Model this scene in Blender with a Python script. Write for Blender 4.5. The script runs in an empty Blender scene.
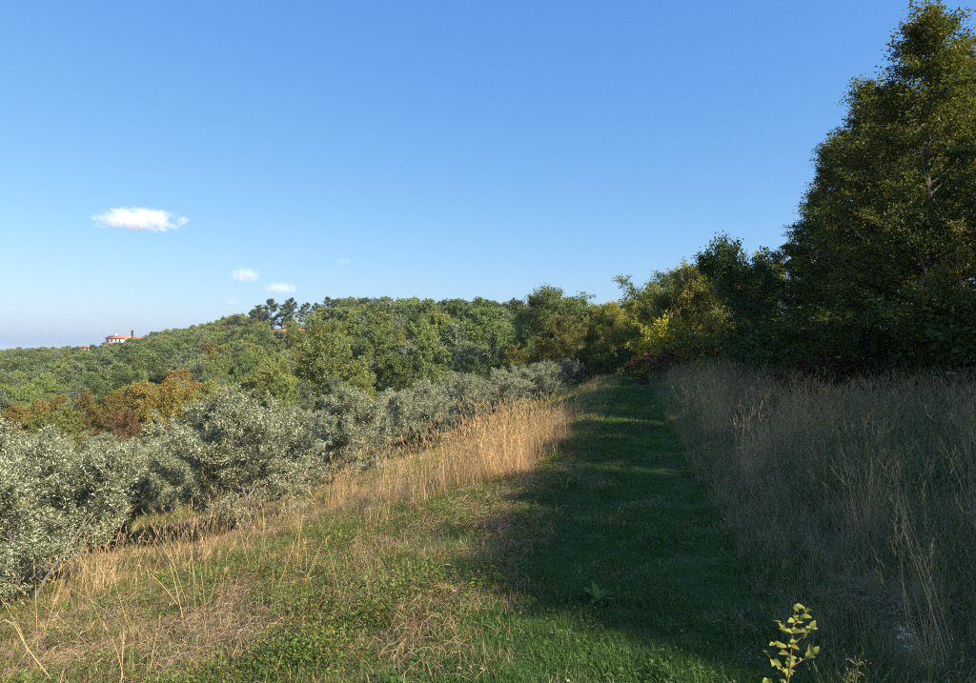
import bpy, math, random
import numpy as np

# ------------------------------------------------------------------ camera, sky, sun, exposure
R = math.radians
SC = bpy.context.scene
COL = SC.collection

cam_d = bpy.data.cameras.new("camera")
cam = bpy.data.objects.new("camera", cam_d)
COL.objects.link(cam)
cam.location = (0, 0, 1.6)
cam.rotation_euler = (R(90.75), 0, 0)
cam_d.sensor_width = 36.0
cam_d.lens = 23.97
cam_d.clip_start = 0.05
cam_d.clip_end = 20000
SC.camera = cam

SUN_AZ, SUN_EL = 126.0, 34.0          # clockwise from the viewing direction, above the horizon
world = bpy.data.worlds.new("World")
SC.world = world
world.use_nodes = True
wn = world.node_tree
wn.nodes.clear()
w_out = wn.nodes.new("ShaderNodeOutputWorld")
w_bg = wn.nodes.new("ShaderNodeBackground")
w_sky = wn.nodes.new("ShaderNodeTexSky")
w_sky.sky_type = 'NISHITA'
w_sky.sun_disc = False
w_sky.sun_elevation = R(SUN_EL)
w_sky.sun_rotation = R(SUN_AZ)
w_sky.altitude = 100
w_sky.air_density = 1.0
w_sky.dust_density = 1.45
w_sky.ozone_density = 2.6
w_bg.inputs["Strength"].default_value = 0.1
# film-like response of the sky colour, the same for the whole dome: gain * value ** power
w_sep = wn.nodes.new("ShaderNodeSeparateColor"); w_com = wn.nodes.new("ShaderNodeCombineColor")
wn.links.new(w_sky.outputs[0], w_sep.inputs[0])
for _i, (_g, _p) in enumerate(((0.121, 1.08), (0.229, 0.74), (0.555, 0.325))):
    _a = wn.nodes.new("ShaderNodeMath"); _a.operation = 'POWER'; _a.inputs[1].default_value = _p
    _b = wn.nodes.new("ShaderNodeMath"); _b.operation = 'MULTIPLY'; _b.inputs[1].default_value = _g * 4.4
    wn.links.new(w_sep.outputs[_i], _a.inputs[0]); wn.links.new(_a.outputs[0], _b.inputs[0]); wn.links.new(_b.outputs[0], w_com.inputs[_i])
wn.links.new(w_com.outputs[0], w_bg.inputs[0])
wn.links.new(w_bg.outputs[0], w_out.inputs[0])

sun_d = bpy.data.lights.new("sun", 'SUN')
sun_d.energy = 4.8
sun_d.angle = R(0.53)
sun_d.color = (1.0, 0.90, 0.76)
sun = bpy.data.objects.new("sun", sun_d)
COL.objects.link(sun)
sv = (math.sin(R(SUN_AZ)) * math.cos(R(SUN_EL)), math.cos(R(SUN_AZ)) * math.cos(R(SUN_EL)), math.sin(R(SUN_EL)))
from mathutils import Vector
sun.rotation_euler = Vector(sv).to_track_quat('Z', 'Y').to_euler()
sun.location = (30, -25, 40)

SC.view_settings.view_transform = 'Standard'
SC.view_settings.look = 'None'
SC.view_settings.exposure = 1.18
SC.view_settings.gamma = 1.0
SC.view_settings.use_curve_mapping = False
SC.cycles.max_bounces = 6
SC.cycles.diffuse_bounces = 3
SC.cycles.transmission_bounces = 4
SC.cycles.volume_bounces = 10
SC.cycles.transparent_max_bounces = 4
SC.cycles.use_denoising = False
SC.cycles.filter_width = 1.05

rng = np.random.default_rng(7)
random.seed(7)
F = 650.0                                # focal length in photo pixels (photo 976 wide)
EYE, HOR, CX = 1.6, 350.0, 488.0
TH = R(12.4)                             # bearing of the mown path
CT, ST = math.cos(TH), math.sin(TH)

# ------------------------------------------------------------------ terrain height
def sstep(a, b, x):
    t = np.clip((np.asarray(x, float) - a) / (b - a), 0, 1)
    return t * t * (3 - 2 * t)

def softp(x, k=0.5):
    x = np.asarray(x, float)
    return k * np.logaddexp(0, np.clip(x / k, -60, 60)) * (x < 60 * k) + x * (x >= 60 * k)

def _hash(ix, iy, seed):
    h = (ix.astype(np.int64) * 374761393 + iy.astype(np.int64) * 668265263 + seed * 974711) & 0x7fffffff
    h = ((h ^ (h >> 13)) * 1274126177) & 0x7fffffff
    return ((h ^ (h >> 16)) & 0xffff) / 65535.0

def vnoise(x, y, scale, seed=0):
    x = np.asarray(x, float) / scale; y = np.asarray(y, float) / scale
    ix = np.floor(x); iy = np.floor(y)
    fx = x - ix; fy = y - iy
    fx = fx * fx * (3 - 2 * fx); fy = fy * fy * (3 - 2 * fy)
    a = _hash(ix, iy, seed); b = _hash(ix + 1, iy, seed); c = _hash(ix, iy + 1, seed); d = _hash(ix + 1, iy + 1, seed)
    return (a * (1 - fx) + b * fx) * (1 - fy) + (c * (1 - fx) + d * fx) * fy

def us(x, y):
    x = np.asarray(x, float); y = np.asarray(y, float)
    return -(x * CT - y * ST), x * ST + y * CT

def xy_from_us(u, s):
    return -u * CT + s * ST, u * ST + s * CT

PXK = [-300, 0, 60, 100, 130, 200, 250, 300, 330, 450, 590, 700, 1200]
DVK = [80, 82, 80, 78, 77, 75, 74, 74, 74, 70, 62, 70, 90]
DRK = [400, 400, 420, 430, 430, 360, 300, 262, 255, 200, 140, 140, 160]
ZRK = [-6, -5.4, -4, -2.0, 2.5, 6.5, 8.0, 9.5, 11, 7.5, 3.0, 6, 14]
SKYX = [-300, 0, 60, 100, 130, 165, 200, 235, 262, 330, 420, 520, 590, 650]
SKYY = [352, 350, 348, 347, 339, 331, 326, 316, 306, 299, 301, 305, 306, 306]

def near_h(x, y):
    u, s = us(x, y)
    k = 0.265 + 0.003 * np.clip(s, 0, 50)
    left = -k * (softp(u - 1.1, 0.35) - softp(u - 9, 1.2)) - 0.115 * softp(u - 9, 1.2)
    left = np.maximum(left, -11)
    right = 0.085 * softp(-u - 1.0, 0.4) + 0.05 * softp(-u - 14, 2.0)
    right = np.minimum(right, 12)
    bump = 0.05 * (vnoise(x, y, 1.3, 3) - 0.5) + 0.12 * (vnoise(x, y, 4.0, 5) - 0.5)
    bump = bump * (0.3 + 0.7 * sstep(0.7, 1.8, np.abs(u)))
    return left + right + bump

def ground_z(x, y):
    x = np.asarray(x, float); y = np.asarray(y, float)
    z0 = near_h(x, y)
    yy = np.maximum(y, 20.0)
    px = CX + F * x / yy
    dv = np.interp(px, PXK, DVK); dr = np.interp(px, PXK, DRK); zr = np.interp(px, PXK, ZRK)
    t = np.clip((y - dv) / (dr - dv), 0, 1)
    S = t ** 0.85
    S = S * (1.15 - 0.15 * S)
    z = z0 * (1 - S) + zr * S
    over = np.maximum(y - dr, 0)
    z = z - np.minimum(0.06 * over, 45)
    return z + sstep(30, 60, y) * (vnoise(x, y, 14, 8) - 0.5) * 0.8

def gz(x, y):
    return float(ground_z(np.array([x]), np.array([y]))[0])

# ------------------------------------------------------------------ materials
def new_mat(name):
    m = bpy.data.materials.new(name)
    m.use_nodes = True
    nt = m.node_tree
    nt.nodes.clear()
    out = nt.nodes.new("ShaderNodeOutputMaterial")
    return m, nt, out

def ramp(nt, cols, fac, pos=None):
    r = nt.nodes.new("ShaderNodeValToRGB")
    e = r.color_ramp.elements
    n = len(cols)
    pos = pos or [i / (n - 1) for i in range(n)]
    while len(e) < n:
        e.new(0.5)
    for i in range(n):
        e[i].position = pos[i]
        e[i].color = (*cols[i], 1)
    nt.links.new(fac, r.inputs[0])
    return r.outputs[0]

def mathn(nt, op, a, b=None, c=None, clamp=False):
    n = nt.nodes.new("ShaderNodeMath"); n.operation = op; n.use_clamp = clamp
    for i, v in enumerate((a, b, c)):
        if v is None: continue
        if isinstance(v, (int, float)): n.inputs[i].default_value = v
        else: nt.links.new(v, n.inputs[i])
    return n.outputs[0]

def mixc(nt, fac, a, b):
    n = nt.nodes.new("ShaderNodeMix"); n.data_type = 'RGBA'
    for sock, v in ((n.inputs[0], fac), (n.inputs[6], a), (n.inputs[7], b)):
        if isinstance(v, (int, float)): sock.default_value = v
        elif isinstance(v, tuple): sock.default_value = (*v, 1)
        else: nt.links.new(v, sock)
    return n.outputs[2]

def noise(nt, scale, detail=2.0, coord="pos", rough=0.5):
    n = nt.nodes.new("ShaderNodeTexNoise")
    n.inputs["Scale"].default_value = scale
    n.inputs["Detail"].default_value = detail
    n.inputs["Roughness"].default_value = rough
    if coord == "pos":
        g = nt.nodes.new("ShaderNodeNewGeometry")
        nt.links.new(g.outputs["Position"], n.inputs["Vector"])
    else:
        t = nt.nodes.new("ShaderNodeTexCoord")
        nt.links.new(t.outputs["Object"], n.inputs["Vector"])
    return n.outputs["Fac"]

def leaf_shader(nt, out, color, transl=0.3, rough=0.55, spec=0.25):
    p = nt.nodes.new("ShaderNodeBsdfPrincipled")
    p.inputs["Roughness"].default_value = rough
    p.inputs["Specular IOR Level"].default_value = spec
    nt.links.new(color, p.inputs["Base Color"])
    t = nt.nodes.new("ShaderNodeBsdfTranslucent")
    hs = nt.nodes.new("ShaderNodeHueSaturation")
    hs.inputs["Saturation"].default_value = 1.15
    hs.inputs["Value"].default_value = 1.5
    nt.links.new(color, hs.inputs["Color"])
    nt.links.new(hs.outputs[0], t.inputs[0])
    m = nt.nodes.new("ShaderNodeMixShader")
    m.inputs[0].default_value = transl
    nt.links.new(p.outputs[0], m.inputs[1]); nt.links.new(t.outputs[0], m.inputs[2])
    nt.links.new(m.outputs[0], out.inputs["Surface"])

def leaf_mat(name, cols, pos=None, transl=0.3, rough=0.55, spec=0.25, obj_var=0.25, clump=None, clump_col=None):
    """cols picked leaf by leaf (random per mesh island), shifted a little tree by tree."""
    m, nt, out = new_mat(name)
    g = nt.nodes.new("ShaderNodeNewGeometry")
    oi = nt.nodes.new("ShaderNodeObjectInfo")
    c = ramp(nt, cols, g.outputs["Random Per Island"], pos)
    if clump:
        f = noise(nt, clump, 2.0)
        f2 = nt.nodes.new("ShaderNodeMapRange")
        nt.links.new(f, f2.inputs[0])
        f2.inputs[1].default_value = 0.47; f2.inputs[2].default_value = 0.66
        ff = mathn(nt, 'MULTIPLY', f2.outputs[0], mathn(nt, 'ADD', 0.35, g.outputs["Random Per Island"]), clamp=True)
        c = mixc(nt, ff, c, clump_col)
    hs = nt.nodes.new("ShaderNodeHueSaturation")
    nt.links.new(c, hs.inputs["Color"])
    r = oi.outputs["Random"]
    nt.links.new(mathn(nt, 'MULTIPLY_ADD', r, obj_var * 0.10, 0.5 - obj_var * 0.05), hs.inputs["Hue"])
    r2 = mathn(nt, 'FRACT', mathn(nt, 'MULTIPLY', r, 7.31))
    nt.links.new(mathn(nt, 'MULTIPLY_ADD', r2, obj_var * 1.6, 1.0 - obj_var * 0.8), hs.inputs["Value"])
    leaf_shader(nt, out, hs.outputs[0], transl, rough, spec)
    return m

def plain_mat(name, cols, scale=8.0, rough=0.85, coord="obj", bump=0.0, spec=0.2):
    m, nt, out = new_mat(name)
    p = nt.nodes.new("ShaderNodeBsdfPrincipled")
    p.inputs["Roughness"].default_value = rough
    p.inputs["Specular IOR Level"].default_value = spec
    f = noise(nt, scale, 5.0, coord, 0.65)
    nt.links.new(ramp(nt, cols, f, [0.3 + 0.4 * i / (len(cols) - 1) for i in range(len(cols))]), p.inputs["Base Color"])
    if bump:
        b = nt.nodes.new("ShaderNodeBump")
        b.inputs["Strength"].default_value = bump
        nt.links.new(f, b.inputs["Height"]); nt.links.new(b.outputs[0], p.inputs["Normal"])
    nt.links.new(p.outputs[0], out.inputs["Surface"])
    return m

M = {}
M['bark'] = plain_mat("bark", [(0.035, 0.03, 0.024), (0.075, 0.065, 0.052), (0.12, 0.105, 0.085)], 6, 0.9, bump=0.4)
M['pale_bark'] = plain_mat("pale_bark", [(0.16, 0.14, 0.11), (0.30, 0.27, 0.22)], 4, 0.9, bump=0.3)
M['olive_bark'] = plain_mat("olive_bark", [(0.09, 0.08, 0.065), (0.22, 0.20, 0.17)], 12, 0.9, bump=0.4)
M['twig_red'] = plain_mat("twig_red", [(0.18, 0.07, 0.04), (0.26, 0.12, 0.06)], 20, 0.6)
# hillside colours
M['hill_green'] = leaf_mat("hill_green", [(0.095, 0.145, 0.038), (0.175, 0.225, 0.062), (0.28, 0.31, 0.1)], obj_var=0.35)
M['hill_yellow'] = leaf_mat("hill_yellow", [(0.13, 0.165, 0.036), (0.215, 0.235, 0.055), (0.32, 0.28, 0.08)], obj_var=0.35)
M['hill_grey'] = leaf_mat("hill_grey", [(0.11, 0.145, 0.075), (0.185, 0.22, 0.12), (0.29, 0.31, 0.185)], obj_var=0.3)
M['hill_dark'] = leaf_mat("hill_dark", [(0.055, 0.088, 0.027), (0.1, 0.145, 0.046), (0.165, 0.2, 0.07)], obj_var=0.3)
M['hill_orange'] = leaf_mat("hill_orange", [(0.13, 0.13, 0.032), (0.25, 0.195, 0.048), (0.34, 0.22, 0.06)], obj_var=0.3)
M['hill_rust'] = leaf_mat("hill_rust", [(0.13, 0.1, 0.045), (0.21, 0.135, 0.06), (0.27, 0.17, 0.08)], obj_var=0.2)
M['pine'] = leaf_mat("pine", [(0.043, 0.072, 0.029), (0.080, 0.113, 0.043), (0.123, 0.152, 0.061)], transl=0.1, obj_var=0.25)
# hedge trees on the right
M['hornbeam'] = leaf_mat("hornbeam", [(0.042, 0.074, 0.014), (0.072, 0.105, 0.02), (0.125, 0.135, 0.028), (0.24, 0.19, 0.042)], [0, .45, .8, 1], transl=0.28, obj_var=0.1, clump=0.9, clump_col=(0.19, 0.17, 0.04))
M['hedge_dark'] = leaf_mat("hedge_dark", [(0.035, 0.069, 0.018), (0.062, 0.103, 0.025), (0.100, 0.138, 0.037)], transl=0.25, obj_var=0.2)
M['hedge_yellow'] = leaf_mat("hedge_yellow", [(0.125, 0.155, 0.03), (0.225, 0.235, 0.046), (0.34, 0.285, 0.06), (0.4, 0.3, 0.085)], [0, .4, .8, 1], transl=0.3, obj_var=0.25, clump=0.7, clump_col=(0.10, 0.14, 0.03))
M['bright_yellow'] = leaf_mat("bright_yellow", [(0.20, 0.22, 0.02), (0.36, 0.34, 0.03), (0.45, 0.40, 0.04)], transl=0.35, obj_var=0.1)
M['rust_leaf'] = leaf_mat("rust_leaf", [(0.08, 0.035, 0.022), (0.13, 0.06, 0.032), (0.18, 0.1, 0.055)], transl=0.2, obj_var=0.15)
M['olive'] = leaf_mat("olive_leaf", [(0.08, 0.105, 0.04), (0.175, 0.205, 0.098), (0.335, 0.352, 0.21), (0.53, 0.53, 0.385)], [0, .3, .65, 1], transl=0.2, rough=0.42, spec=0.4, obj_var=0.12)
M['sapling_leaf'] = leaf_mat("sapling_leaf", [(0.15, 0.21, 0.03), (0.24, 0.28, 0.045), (0.34, 0.3, 0.08)], transl=0.35, obj_var=0.05)
M['dock_leaf'] = leaf_mat("dock_leaf", [(0.08, 0.15, 0.03), (0.12, 0.20, 0.04)], transl=0.3, obj_var=0.05)
M['pink'] = leaf_mat("pink_petal", [(0.35, 0.14, 0.22), (0.45, 0.22, 0.30)], transl=0.3, obj_var=0.05)
M['white_petal'] = leaf_mat("white_petal", [(0.62, 0.62, 0.56), (0.75, 0.75, 0.70)], transl=0.3, obj_var=0.05)
M['yellow_petal'] = leaf_mat("yellow_petal", [(0.55, 0.42, 0.03), (0.65, 0.52, 0.05)], transl=0.3, obj_var=0.05)
M['umbel'] = leaf_mat("umbel_seed", [(0.26, 0.18, 0.07), (0.42, 0.33, 0.14)], transl=0.15, obj_var=0.05)
M['umbel_stem'] = leaf_mat("umbel_stem", [(0.16, 0.20, 0.05), (0.22, 0.24, 0.07)], transl=0.1, obj_var=0.05)
M['straw_stem'] = leaf_mat("straw_stem", [(0.30, 0.22, 0.11), (0.46, 0.36, 0.20)], transl=0.15, obj_var=0.05)

def grass_mat(name, greens, straws, thresh, width, scale, transl=0.35, var=0.25):
    """green or straw blade by blade; which one wins drifts from place to place."""
    m, nt, out = new_mat(name)
    g = nt.nodes.new("ShaderNodeNewGeometry")
    oi = nt.nodes.new("ShaderNodeObjectInfo")
    ri = g.outputs["Random Per Island"]
    c1 = ramp(nt, greens, ri); 
    r2 = mathn(nt, 'FRACT', mathn(nt, 'MULTIPLY', ri, 13.7))
    c2 = ramp(nt, straws, r2)
    f = noise(nt, scale, 3.0)
    r3 = mathn(nt, 'FRACT', mathn(nt, 'MULTIPLY', ri, 29.3))
    k = mathn(nt, 'ADD', f, mathn(nt, 'MULTIPLY_ADD', r3, width, -0.5 * width))
    mr = nt.nodes.new("ShaderNodeMapRange")
    nt.links.new(k, mr.inputs[0])
    mr.inputs[1].default_value = thresh - 0.04; mr.inputs[2].default_value = thresh + 0.04
    c = mixc(nt, mr.outputs[0], c1, c2)
    hs = nt.nodes.new("ShaderNodeHueSaturation")
    nt.links.new(c, hs.inputs["Color"])
    nt.links.new(mathn(nt, 'MULTIPLY_ADD', oi.outputs["Random"], var * 2, 1 - var), hs.inputs["Value"])
    leaf_shader(nt, out, hs.outputs[0], transl, 0.6, 0.2)
    return m

STRAW = [(0.33, 0.205, 0.09), (0.50, 0.335, 0.155), (0.64, 0.47, 0.255)]
PALE = [(0.25, 0.18, 0.10), (0.38, 0.28, 0.165), (0.49, 0.385, 0.25)]
BROWN = [(0.15, 0.085, 0.045), (0.26, 0.15, 0.075), (0.36, 0.24, 0.13)]
GREEN = [(0.045, 0.100, 0.018), (0.075, 0.150, 0.028), (0.120, 0.195, 0.045)]
LUSH = [(0.046, 0.105, 0.022), (0.074, 0.146, 0.032), (0.13, 0.19, 0.048)]
HERB = [(0.065, 0.115, 0.022), (0.125, 0.185, 0.035), (0.21, 0.24, 0.05)]
M['g_path'] = grass_mat("path_grass", LUSH, PALE, 0.76, 0.45, 1.9, var=0.3)
M['g_mead'] = grass_mat("meadow_grass", GREEN, STRAW, 0.585, 0.5, 0.9)
M['g_herb'] = grass_mat("meadow_herb", HERB, BROWN, 0.66, 0.5, 1.6, var=0.3)
M['g_dry'] = grass_mat("dry_grass", [(0.26, 0.21, 0.075), (0.36, 0.27, 0.105)], STRAW, 0.34, 0.4, 0.35, transl=0.25)
M['g_rank'] = grass_mat("rank_grass", [(0.045, 0.10, 0.025), (0.08, 0.15, 0.035), (0.125, 0.18, 0.05)], PALE, 0.58, 0.6, 0.6)
M['g_litter'] = grass_mat("straw_litter", BROWN, PALE, 0.50, 0.8, 0.8, transl=0.15)

# ground
def ground_mat(name, a, b, c, sc1=0.7, sc2=18):
    m, nt, out = new_mat(name)
    p = nt.nodes.new("ShaderNodeBsdfPrincipled")
    p.inputs["Roughness"].default_value = 0.95
    p.inputs["Specular IOR Level"].default_value = 0.1
    f1 = noise(nt, sc1, 4); f2 = noise(nt, sc2, 6, rough=0.7)
    k = mathn(nt, 'ADD', mathn(nt, 'MULTIPLY', f1, 0.6), mathn(nt, 'MULTIPLY', f2, 0.4))
    nt.links.new(ramp(nt, [a, b, c], k, [0.38, 0.5, 0.62]), p.inputs["Base Color"])
    bm_ = nt.nodes.new("ShaderNodeBump"); bm_.inputs["Strength"].default_value = 0.6; bm_.inputs["Distance"].default_value = 0.03
    nt.links.new(f2, bm_.inputs["Height"]); nt.links.new(bm_.outputs[0], p.inputs["Normal"])
    nt.links.new(p.outputs[0], out.inputs["Surface"])
    return m
M['soil'] = ground_mat("meadow_soil", (0.06, 0.065, 0.022), (0.13, 0.11, 0.05), (0.22, 0.165, 0.085))
M['path_soil'] = ground_mat("path_turf", (0.025, 0.055, 0.015), (0.04, 0.075, 0.02), (0.09, 0.085, 0.04))

# ------------------------------------------------------------------ mesh helpers
def mesh_arr(name, verts, tris=None, quads=None, mats=(), mat_idx=None, smooth=False):
    me = bpy.data.meshes.new(name)
    verts = np.asarray(verts, np.float32)
    nt_ = 0 if tris is None else len(tris)
    nq = 0 if quads is None else len(quads)
    loops = []
    if nt_: loops.append(np.asarray(tris, np.int32).ravel())
    if nq: loops.append(np.asarray(quads, np.int32).ravel())
    loops = np.concatenate(loops)
    me.vertices.add(len(verts)); me.vertices.foreach_set("co", verts.ravel())
    me.loops.add(len(loops)); me.loops.foreach_set("vertex_index", loops)
    me.polygons.add(nt_ + nq)
    ls = np.concatenate([np.arange(nt_) * 3, nt_ * 3 + np.arange(nq) * 4]).astype(np.int32)
    lt = np.concatenate([np.full(nt_, 3), np.full(nq, 4)]).astype(np.int32)
    me.polygons.foreach_set("loop_start", ls); me.polygons.foreach_set("loop_total", lt)
    if smooth:
        me.polygons.foreach_set("use_smooth", np.ones(nt_ + nq, bool))
    for m in mats: me.materials.append(m)
    if mat_idx is not None:
        me.polygons.foreach_set("material_index", np.asarray(mat_idx, np.int32))
    me.update(calc_edges=True)
    return me

class Tubes:
    def __init__(self, sides=5):
        self.v = []; self.q = []; self.n = 0; self.k = sides
    def add(self, pts, radii):
        pts = np.asarray(pts, float); k = self.k; n = len(pts)
        radii = np.broadcast_to(np.asarray(radii, float), (n,))
        d = np.gradient(pts, axis=0)
        d /= np.linalg.norm(d, axis=1)[:, None] + 1e-9
        ref = np.array([0.31, 0.17, 0.93]) if abs(d[0, 2]) < 0.9 else np.array([1.0, 0.1, 0.0])
        a = np.cross(d, ref); a /= np.linalg.norm(a, axis=1)[:, None] + 1e-9
        b = np.cross(d, a)
        th = np.arange(k) * 2 * np.pi / k
        ring = pts[:, None, :] + radii[:, None, None] * (np.cos(th)[None, :, None] * a[:, None, :] + np.sin(th)[None, :, None] * b[:, None, :])
        self.v.append(ring.reshape(-1, 3))
        i = np.arange(n - 1)[:, None] * k; j = np.arange(k)[None, :]
        q = np.stack([i + j, i + (j + 1) % k, i + k + (j + 1) % k, i + k + j], -1).reshape(-1, 4) + self.n
        self.q.append(q); self.n += n * k
    def arrays(self):
        return np.concatenate(self.v), np.concatenate(self.q)

def unit(a):
    return a / (np.linalg.norm(a, axis=-1, keepdims=True) + 1e-9)

def leaves_arr(pos, dirs, nrm, ln, wd, fold=0.25):
    """folded four-cornered leaves (two triangles along the midrib)"""
    d = unit(dirs); s = unit(np.cross(d, nrm)); n = np.cross(s, d)
    ln = np.asarray(ln)[:, None]; wd = np.asarray(wd)[:, None]
    base = pos; tip = pos + d * ln - n * ln * 0.12
    mid = pos + d * ln * 0.48
    l = mid + s * wd * 0.5 + n * wd * fold; r = mid - s * wd * 0.5 + n * wd * fold
    v = np.stack([base, l, tip, r], 1).reshape(-1, 3)
    i = np.arange(len(pos))[:, None] * 4
    t = np.concatenate([np.concatenate([i, i + 2, i + 1], 1), np.concatenate([i, i + 3, i + 2], 1)], 0)
    return v, t

def polyline(r, p0, d0, L, n, wig, bend):
    """bend: upward (+) or drooping (-) pull per step"""
    pts = [np.array(p0, float)]
    d = np.array(d0, float); st = L / n
    for i in range(n):
        d = d + r.normal(0, wig, 3) + np.array([0, 0, bend])
        d /= np.linalg.norm(d) + 1e-9
        pts.append(pts[-1] + d * st)
    return np.array(pts)

def tree_arrays(seed, H, crown_r, t0, prof, n1, n2, nl, leaf, asp, elev, sec=0.5, bend=0.04, sbend=0.03,
                trunk_r=0.02, wig=0.10, flat=0.5, spread=0.12, lean=(0, 0), stems=1, tw=True, top=0.97, limb_r=0.35):
    r = np.random.default_rng(seed)
    rl = np.random.default_rng(seed + 9999)
    T = Tubes(5)
    P, D, N = [], [], []
    for st in range(stems):
        az0 = r.uniform(0, 6.28)
        if stems > 1:
            d0 = np.array([math.cos(az0) * 0.38, math.sin(az0) * 0.38, 1.0])
            p0 = np.array([math.cos(az0) * 0.05 * H, math.sin(az0) * 0.05 * H, -0.03 * H])
        else:
            d0 = np.array([lean[0], lean[1], 1.0]); p0 = np.array([0, 0, -0.04 * H])
        d0 /= np.linalg.norm(d0)
        tr = polyline(r, p0, d0, H * (top + 0.04) * (1 if st == 0 else r.uniform(.75, .95)), 12, 0.05 if stems == 1 else 0.08, 0.02)
        rad = trunk_r * H * np.linspace(1.15, 0.12, 13) ** 1.1 * (1.0 if stems == 1 else 0.7)
        T.add(tr, rad)
        m1 = max(4, n1 // stems)
        for i in range(m1):
            t = t0 + (1 - t0) * ((i + r.uniform(0, 1)) / m1)
            f = t * 12; k = min(int(f), 11)
            p = tr[k] * (1 - (f - k)) + tr[k + 1] * (f - k)
            tt = (t - t0) / (1 - t0)
            az = i * 2.39996 + r.normal(0, 0.5) + az0
            el = R(elev[0] + (elev[1] - elev[0]) * tt + r.normal(0, 9))
            L = crown_r * prof(tt) * r.uniform(0.72, 1.15)
            d = np.array([math.cos(az) * math.cos(el), math.sin(az) * math.cos(el), math.sin(el)])
            br = polyline(r, p, d, L, 7, wig, bend)
            r0 = max(trunk_r * H * limb_r * (1 - 0.75 * tt), 0.004 * H * 0.3)
            T.add(br, np.linspace(r0, r0 * 0.18, 8))
            m2 = max(3, int(round(n2 * (0.45 + 0.55 * L / crown_r))))
            for j in range(m2):
                fr = r.uniform(0.22, 1.0) ** 0.8
                f2 = fr * 7; k2 = min(int(f2), 6)
                q = br[k2] * (1 - (f2 - k2)) + br[k2 + 1] * (f2 - k2)
                pd = br[k2 + 1] - br[k2]; pd /= np.linalg.norm(pd) + 1e-9
                rv = r.normal(0, 1, 3); rv[2] *= (1 - flat) 
                d2 = pd * 0.75 + unit(rv) * 0.85
                d2 /= np.linalg.norm(d2)
                L2 = sec * crown_r * (0.45 + 0.55 * r.random()) * (1.15 - 0.55 * fr) * (0.6 + 0.4 * prof(tt))
                sb = polyline(r, q, d2, L2, 4, wig * 1.2, sbend)
                if tw: T.add(sb, np.linspace(r0 * 0.3, r0 * 0.06, 5))
                m = max(4, int(nl * (0.5 + 0.5 * L2 / (sec * crown_r))))
                ff = rl.uniform(0.08, 1.04, m) * 4; kk = np.clip(ff.astype(int), 0, 3); w = (ff - kk)[:, None]
                pp = sb[kk] * (1 - w) + sb[kk + 1] * w
                dd = unit(sb[kk + 1] - sb[kk])
                off = rl.normal(0, 1, (m, 3)); off[:, 2] *= (1 - 0.6 * flat)
                P.append(pp + off * spread * L2)
                rd = rl.normal(0, 1, (m, 3)); rd[:, 2] *= (1 - 0.7 * flat)
                D.append(dd * 0.7 + unit(rd) * 0.9)
                nn = rl.normal(0, 1, (m, 3)) * (1 - flat * 0.75); nn[:, 2] += 0.35 + flat
                N.append(nn)
    P = np.concatenate(P); D = np.concatenate(D); N = np.concatenate(N)
    ln = leaf * rl.uniform(0.65, 1.3, len(P))
    lv, lt = leaves_arr(P, D, N, ln, ln * asp * rl.uniform(0.8, 1.2, len(P)))
    tv, tq = T.arrays()
    return (tv, tq), (lv, lt)

def tree_meshes(name, bark, leafm, **kw):
    (tv, tq), (lv, lt) = tree_arrays(**kw)
    if kw.get('stems', 1) > 1:                       # crown centred over the thing's base
        c = np.array([*lv[:, :2].mean(0), 0.0]); lv = lv - c; tv = tv - c * np.clip(tv[:, 2:3] / kw['H'] * 2.5, 0, 1)
    h = float(np.percentile(lv[:, 2], 99.7))
    return (mesh_arr(name + "_trunk", tv, quads=tq, mats=[bark], smooth=True),
            mesh_arr(name + "_crown", lv, tris=lt, mats=[leafm]), h)

dome = lambda t: math.sqrt(max(0.05, 1 - (1.55 * t - 0.55) ** 2))
cone = lambda t: 0.05 + 1.0 * (1 - t) ** 1.0
egg = lambda t: max(0.12, math.sin(math.pi * min(1, 0.18 + 0.80 * t)) ** 0.7)
pinep = lambda t: max(0.2, math.sin(math.pi * min(1, 0.25 + 0.7 * t)))

# ------------------------------------------------------------------ object helpers
def mesh_obj(name, me, parent=None, mat=None):
    o = bpy.data.objects.new(name, me)
    COL.objects.link(o)
    if parent is not None: o.parent = parent
    if mat is not None:
        o.material_slots[0].link = 'OBJECT'
        o.material_slots[0].material = mat
    return o

def tag(o, label, cat, group=None):
    o["label"] = label; o["category"] = cat
    if group: o["group"] = group
    return o

def thing(name, label, cat, loc=(0, 0, 0), rz=0.0, sc=1.0, group=None):
    o = bpy.data.objects.new(name, None)
    o.empty_display_size = 0.2
    COL.objects.link(o)
    o.location = loc; o.rotation_euler = (0, 0, rz)
    o.scale = sc if isinstance(sc, tuple) else (sc, sc, sc)
    return tag(o, label, cat, group)

def structure(o):
    o["kind"] = "structure"; return o

def put_tree(name, label, cat, proto, px, d, top_y=None, height=None, H0=1.0, wide=1.0, rz=None, mat=None, group=None, bark=None, xy=None, sink=0.0):
    """stands on the ground at depth d along the direction of photo column px; size from its height"""
    x, y = xy if xy else ((px - CX) / F * d, d)
    z = gz(x, y) - sink
    if height is None: height = EYE + (HOR - top_y) / F * y - z
    s = height / proto[2]
    t = thing(name, label, cat, (x, y, z), rng.uniform(0, 6.28) if rz is None else rz, (s * wide, s * wide, s), group)
    mesh_obj("trunk", proto[0], t, bark); mesh_obj("crown", proto[1], t, mat)
    return t

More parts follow.
